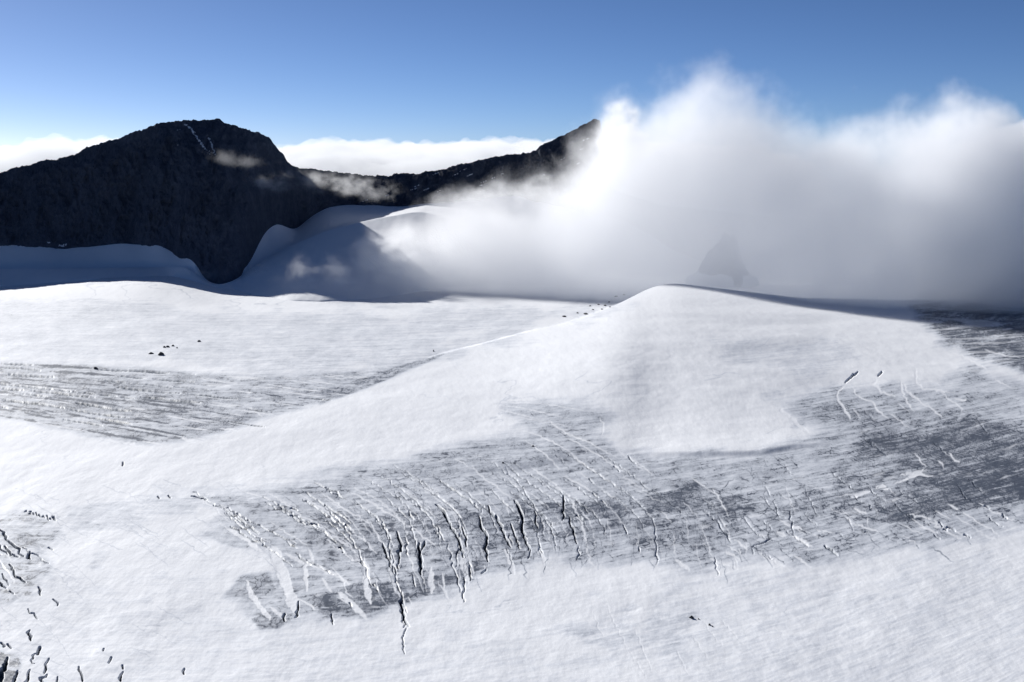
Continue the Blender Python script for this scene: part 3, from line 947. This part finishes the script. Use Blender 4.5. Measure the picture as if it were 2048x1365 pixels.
def closed_loaf(name, xs, yfun0, yfun1, topfun, bottom, nq=60):
    """closed hull: rows run front to back over the top, and back underneath"""
    qs = np.linspace(0, 1, nq)
    X = np.repeat(xs[:, None], nq, 1)
    Y = yfun0(xs)[:, None] * (1 - qs) + yfun1(xs)[:, None] * qs
    Zt = topfun(X, Y, qs[None, :] * 2 - 1)
    Zb = np.full_like(Zt, bottom)
    Zt = np.maximum(Zt, bottom + 1)
    Zt[0, :] = bottom; Zt[-1, :] = bottom; Zt[:, 0] = bottom; Zt[:, -1] = bottom
    nx = len(xs)
    co = np.concatenate([np.stack([X, Y, Zt], -1).reshape(-1, 3), np.stack([X, Y, Zb], -1).reshape(-1, 3)])
    idx = np.arange(nx * nq).reshape(nx, nq)
    # share the outline
    bot = idx + nx * nq
    edge = np.zeros((nx, nq), bool); edge[0] = edge[-1] = True; edge[:, 0] = edge[:, -1] = True
    bot = np.where(edge, idx, bot)
    f = [(idx[i, j], idx[i + 1, j], idx[i + 1, j + 1], idx[i, j + 1]) for i in range(nx - 1) for j in range(nq - 1)]
    f += [(bot[i, j], bot[i, j + 1], bot[i + 1, j + 1], bot[i + 1, j]) for i in range(nx - 1) for j in range(nq - 1)]
    used = np.unique(np.array(f))
    remap = np.full(len(co), -1); remap[used] = np.arange(len(used))
    me = bpy.data.meshes.new(name)
    me.from_pydata(co[used].tolist(), [], remap[np.array(f)].tolist())
    me.update()
    return me


def build_bank():
    xs = np.linspace(BX0, BX1, 150)

    def top(X, Y, q):
        zt = np.interp(X, [p[0] for p in BANK_TOP], [p[1] for p in BANK_TOP])
        h = (zt + 470) * (1 - q * q) - 470
        return h + 85 + 25 * fbm(X / 180, Y / 180, 900, 3)
    me = closed_loaf('cloud_bank', xs, lambda x: np.interp(x, YF_X, YF) - 10, lambda x: np.interp(x, YF_X, YK) + 10, top, -500)
    link('cloud_bank', me, bank_material(), kind='stuff', label='big soft white cloud bank rising over the right of the glacier', category='cloud')


build_bank()


def far_clouds(name, outline, y0, depth, amp, seed, label):
    xs = np.linspace(k_of(outline[0][0], 300) * y0, k_of(outline[-1][0], 300) * y0, 260)
    px = [k_of(u, v) * y0 for u, v in outline]; pz = [-y0 * float(tand(v)) for u, v in outline]

    def top(X, Y, q):
        zt = np.interp(X, px, pz)
        b = np.abs(fbm(X / 900, Y / 900, seed, 5, .55)) * 2.2 + .6 * np.abs(perlin(X / 260, Y / 260, seed + 5))
        s = np.clip(1 - q ** 4, 0, 1)
        return -900 + (zt + 900 - amp * .6) * s ** .5 + amp * (b - .5) * s
    me = closed_loaf(name, xs, lambda x: np.full(x.shape, float(y0 - depth)), lambda x: np.full(x.shape, float(y0 + depth)), top, -900, 110)
    m, t, out = newmat('distant_cloud')
    vs = t.add('ShaderNodeVolumePrincipled')
    vs.inputs['Color'].default_value = (.965, .975, .985, 1); vs.inputs['Density'].default_value = .0022; vs.inputs['Anisotropy'].default_value = .2
    t.put(out.inputs[1], vs.outputs[0])
    link(name, me, m, kind='stuff', label=label, category='cloud')


far_clouds('distant_cloud', [(-700, 285), (0, 284), (60, 282), (112, 287), (128, 270), (160, 262), (185, 266), (245, 268), (330, 272), (420, 300), (500, 300)], 13000, 2500, 120, 701,
           'far white cumulus seen over the low left shoulder of the ridge')
far_clouds('distant_cloud_sea', [(380, 300), (560, 291), (640, 283), (700, 278), (760, 277), (820, 284), (900, 278), (960, 281), (1060, 274), (1150, 280), (1300, 280), (1500, 290)], 16000, 5000, 130, 731,
           'level sea of distant cloud beyond the saddle of the ridge')
far_clouds('distant_cumulus', [(1970, 330), (2000, 255), (2030, 232), (2070, 226), (2110, 226), (2200, 232), (2500, 250)], 12000, 900, 110, 761,
           'far cloud top showing behind the right end of the big bank')


def wisp(u, v, y, ru, rv, dens, tilt=0.0, scale=.012, seed=0.0):
    c = world(u, v, y)
    px = y / F
    m, t, out = newmat('thin_mist')
    tc = t.add('ShaderNodeTexCoord'); geo = t.add('ShaderNodeNewGeometry')
    ln = t.add('ShaderNodeVectorMath', operation='LENGTH'); t.put(ln.inputs[0], tc.outputs['Object'])
    off = t.add('ShaderNodeVectorMath', operation='ADD'); t.put(off.inputs[0], geo.outputs['Position']); off.inputs[1].default_value = (seed * 91.7, seed * 37.1, seed * 11.3)
    n = t.noise(off.outputs[0], scale, 4, .62, (1, .6, 1.25))
    e = t.math('SUBTRACT', 1.0, ln.outputs['Value'], clamp=True)
    d = t.math('MULTIPLY', t.ramp(e, 0, .75), t.ramp(t.math('ADD', n, t.math('MULTIPLY', e, .12)), .47, .74))
    vs = t.add('ShaderNodeVolumePrincipled')
    vs.inputs['Color'].default_value = (.99, .995, 1, 1); vs.inputs['Anisotropy'].default_value = .3
    t.put(vs.inputs['Density'], t.math('MULTIPLY', d, dens))
    t.put(out.inputs[1], vs.outputs[0])
    m.cycles.volume_step_rate = .45
    import bmesh
    bm = bmesh.new(); bmesh.ops.create_icosphere(bm, subdivisions=3, radius=1.0)
    for p in bm.verts:
        f = 1 + .12 * math.sin(p.co.x * 5 + seed) * math.cos(p.co.z * 4 + seed * 2)
        p.co *= min(f, 1.0)
    me = bpy.data.meshes.new('mist_wisp'); bm.to_mesh(me); bm.free()
    o = link('mist_wisp', me, m, kind='stuff', group='thin wisps of mist drifting along the ridge', category='mist', label='thin torn wisp of mist drifting in front of the dark ridge')
    o.location = c; o.scale = (ru * px, max(60, rv * px * 1.6), rv * px); o.rotation_euler = (0, tilt, 0)
    return o


for i, a in enumerate([(468, 318, 4150, 80, 22, .0028, .15), (540, 366, 4150, 120, 26, .007, .0), (690, 370, 4750, 150, 34, .009, .14), (600, 350, 4600, 70, 26, .008, .4),
                       (770, 520, 3900, 120, 90, .013, -.5), (670, 560, 3720, 160, 60, .010, .1), (850, 530, 3850, 110, 70, .008, -.2),
                       (1165, 300, 4900, 40, 60, .004, -.8), (1060, 380, 4800, 100, 36, .007, -.4), (370, 548, 3900, 90, 22, .007, .1), (960, 390, 4700, 110, 30, .008, -.2), (1240, 290, 4950, 62, 110, .03, .1)]):
    wisp(*a, seed=i + 1.0)


# ------------------------------------------------------------------ rocks
import bmesh


def build_outcrop():
    cx, cy_, cz = world(1446, 478, 4010)
    n = 90
    a = np.linspace(-1, 1, n)
    A, B = np.meshgrid(a, a)
    r = np.sqrt(A * A + B * B)
    x = A * 150; y = B * 130
    peak = 92 * np.exp(-((x - 34) / 34) ** 2 - (y / 70) ** 2) + 66 * np.exp(-((x + 14) / 34) ** 2 - (y / 60) ** 2) + 30 * np.exp(-((x + 55) / 22) ** 2 - (y / 60) ** 2)
    peak = peak * (1 + .7 * fbm(x / 36, y / 36, 1201, 4, .6))
    snow = 40 * np.exp(-(x / 70) ** 2 - (y / 70) ** 2)
    z = snow + peak + 7 * fbm(x / 22, y / 22, 1203, 4) * (peak > 4)
    z = z - 90 * sstep(.75, 1.0, r)
    base = -430
    rock = sstep(6, 14, peak)
    me = grid_mesh('rock_outcrop', cx + x, cy_ + y, base + z, {'rock': [1 - rock, rock * .3, rock * 0]})
    link('rock_outcrop', me, MAT_ROCK, label='dark rock outcrop glimpsed through a thin spot in the big cloud', category='rock outcrop')


build_outcrop()


def boulder_material():
    m, t, out = newmat('boulder_rock')
    geo = t.add('ShaderNodeNewGeometry')
    n = t.noise(geo.outputs['Position'], .8, 5, .7)
    c = t.mix(t.ramp(n, .35, .7), (.03, .032, .036, 1), (.12, .12, .125, 1))
    bs = t.add('ShaderNodeBsdfPrincipled'); t.put(bs.inputs['Base Color'], c); bs.inputs['Roughness'].default_value = .9
    b = t.add('ShaderNodeBump'); b.inputs['Distance'].default_value = .6; t.put(b.inputs['Height'], n); t.put(bs.inputs['Normal'], b.outputs[0])
    t.put(out.inputs[0], bs.outputs[0])
    return m


MAT_B = boulder_material()
from mathutils import noise as mnoise, Vector as V3
BM = []
for k in range(4):
    bm = bmesh.new(); bmesh.ops.create_icosphere(bm, subdivisions=4, radius=.5)
    for p in bm.verts:
        q = p.co.copy()
        f = 1 + .55 * mnoise.noise(q * 2.2 + V3((k * 7, 3, 1))) + .22 * mnoise.noise(q * 6 + V3((k * 5, 1, 9)))
        q = q * f
        for ax in ((.7, .2, .6), (-.6, .5, .5), (.1, -.8, .5)):      # broken faces
            n_ = V3(ax).normalized(); h = q.dot(n_)
            if h > .34: q -= n_ * (h - .34)
        p.co = q
    me = bpy.data.meshes.new('boulder'); bm.to_mesh(me); bm.free(); me.materials.append(MAT_B)
    BM.append(me)


def boulder(u, v, wpx, hpx, label, group, kind='boulder', cat='boulder'):
    x, y, z = on_glacier(u, v)
    o = bpy.data.objects.new(kind, BM[len([b for b in bpy.data.objects if b.name.startswith('boulder')]) % 4]); COL.objects.link(o)
    sc = y / F
    hgt = hpx * sc * 1.05
    o.location = (x, y, z + hgt * .32)
    o.scale = (wpx * sc * 1.1, wpx * sc * .9, hgt * 1.1)
    o.rotation_euler = (0, 0, (u * 1.7) % 6.28)
    o['label'] = label; o['category'] = cat; o['group'] = group
    return o


g1 = 'boulders lying on the upper basin above the left crevasse field'
boulder(322, 711, 12, 6.5, 'largest dark blocky boulder on the snow above the left crevasse field', g1)
boulder(302, 709, 10, 3.5, 'low flat dark boulder just left of the largest boulder', g1)
boulder(329, 696, 5, 3.5, 'small dark boulder, first of the tight row behind the largest boulder', g1)
boulder(336, 695, 6, 4, 'small dark boulder in the middle of the tight row behind the largest boulder', g1)
boulder(346, 694, 5.5, 3.5, 'small dark boulder ending the tight row behind the largest boulder', g1)
boulder(354, 698, 3.5, 2.5, 'tiny grey stone just below the end of the tight boulder row', g1)
boulder(398, 684, 8, 3.5, 'lone flat dark boulder furthest up the basin, apart from the others', g1)
boulder(192, 740, 7, 5, 'dark boulder lodged among the top gashes of the left crevasse field', g1)
g2 = 'boulders on the near snow below the dark ice band'
boulder(1383, 1237, 9, 6, 'black angular boulder beside the bluish hollow on the near snow', g2)
boulder(1397, 1240, 3, 3, 'pebble sized dark stone right beside the black angular boulder', g2)
boulder(1419, 1252, 5, 4, 'dark stone down the slope to the right of the black angular boulder', g2)
boulder(1425, 1255, 3.5, 2.5, 'smaller stone touching the lower right side of the second dark stone', g2)
g3 = 'stones on the pale fissured ice of the middle band'
boulder(1066, 894, 4.5, 3.5, 'single dark stone on a pale long fissure high in the middle band', g3)
boulder(1006, 928, 4.5, 3.5, 'single dark stone below the blue grey hollow of the middle band', g3)
boulder(867, 704, 3, 4, 'tiny upright bluish stone alone at the foot of the white tongue', 'lone stones')
g4 = 'boulders scattered along the left foot of the snow dome'
for i, (u, v, w, h) in enumerate([(1128, 636, 8, 3), (1172, 632, 10, 3.5), (1155, 629, 4.5, 2.5), (1180, 615, 4, 2), (1197, 612, 4, 2), (1204, 622, 4.5, 2.2), (1210, 614, 5, 2.5), (1220, 618, 4, 2), (1186, 622, 4, 2), (1218, 607, 5, 2), (1232, 596, 6, 2.5), (1248, 593, 5, 2.2)]):
    boulder(u, v - 2, w, h, ['widest hazy grey boulder, lowest of the scatter beside the dome edge', 'long low grey boulder against the lower dome edge, second from the bottom of the scatter',
                         'small grey boulder between the two widest ones of the dome edge scatter'][i] if i < 3 else 'small hazy grey boulder in the upper scatter along the left foot of the snow dome', g4)

# ------------------------------------------------------------------ light, sky, camera
SUN_AZ = math.radians(40)     # towards back left, measured from +Y towards -X
SUN_EL = math.radians(23)
sun = bpy.data.lights.new('sun', 'SUN'); sun.energy = 4.5; sun.angle = math.radians(.5); sun.color = (1, .98, .95)
so = bpy.data.objects.new('sun', sun); COL.objects.link(so)
from mathutils import Vector
sd = Vector((-math.sin(SUN_AZ) * math.cos(SUN_EL), math.cos(SUN_AZ) * math.cos(SUN_EL), math.sin(SUN_EL)))
so.rotation_euler = (-sd).to_track_quat('-Z', 'Y').to_euler()
wd = bpy.data.worlds.new('World'); SC.world = wd; wd.use_nodes = True
nt = wd.node_tree; bg = nt.nodes['Background']
sky = nt.nodes.new('ShaderNodeTexSky'); sky.sky_type = 'NISHITA'; sky.sun_disc = False
sky.sun_elevation = SUN_EL; sky.sun_rotation = -SUN_AZ; sky.altitude = 2400; sky.air_density = .45; sky.dust_density = 1.0; sky.ozone_density = 5.5
nt.links.new(sky.outputs[0], bg.inputs[0]); bg.inputs[1].default_value = .057

cam = bpy.data.cameras.new('camera'); cam.sensor_width = 36; cam.lens = F / W * 36; cam.clip_end = 200000; cam.clip_start = 1
co = bpy.data.objects.new('camera', cam); COL.objects.link(co); co.rotation_euler = (math.pi / 2 - PITCH, 0, 0); SC.camera = co
SC.view_settings.view_transform = 'Standard'; SC.view_settings.look = 'None'; SC.view_settings.exposure = .52; SC.view_settings.gamma = 1
SC.render.engine = 'CYCLES'
cy = SC.cycles
cy.use_denoising = True
cy.max_bounces = 28; cy.diffuse_bounces = 2; cy.glossy_bounces = 1; cy.transmission_bounces = 0; cy.caustics_reflective = False; cy.volume_bounces = 28; cy.volume_max_steps = 256
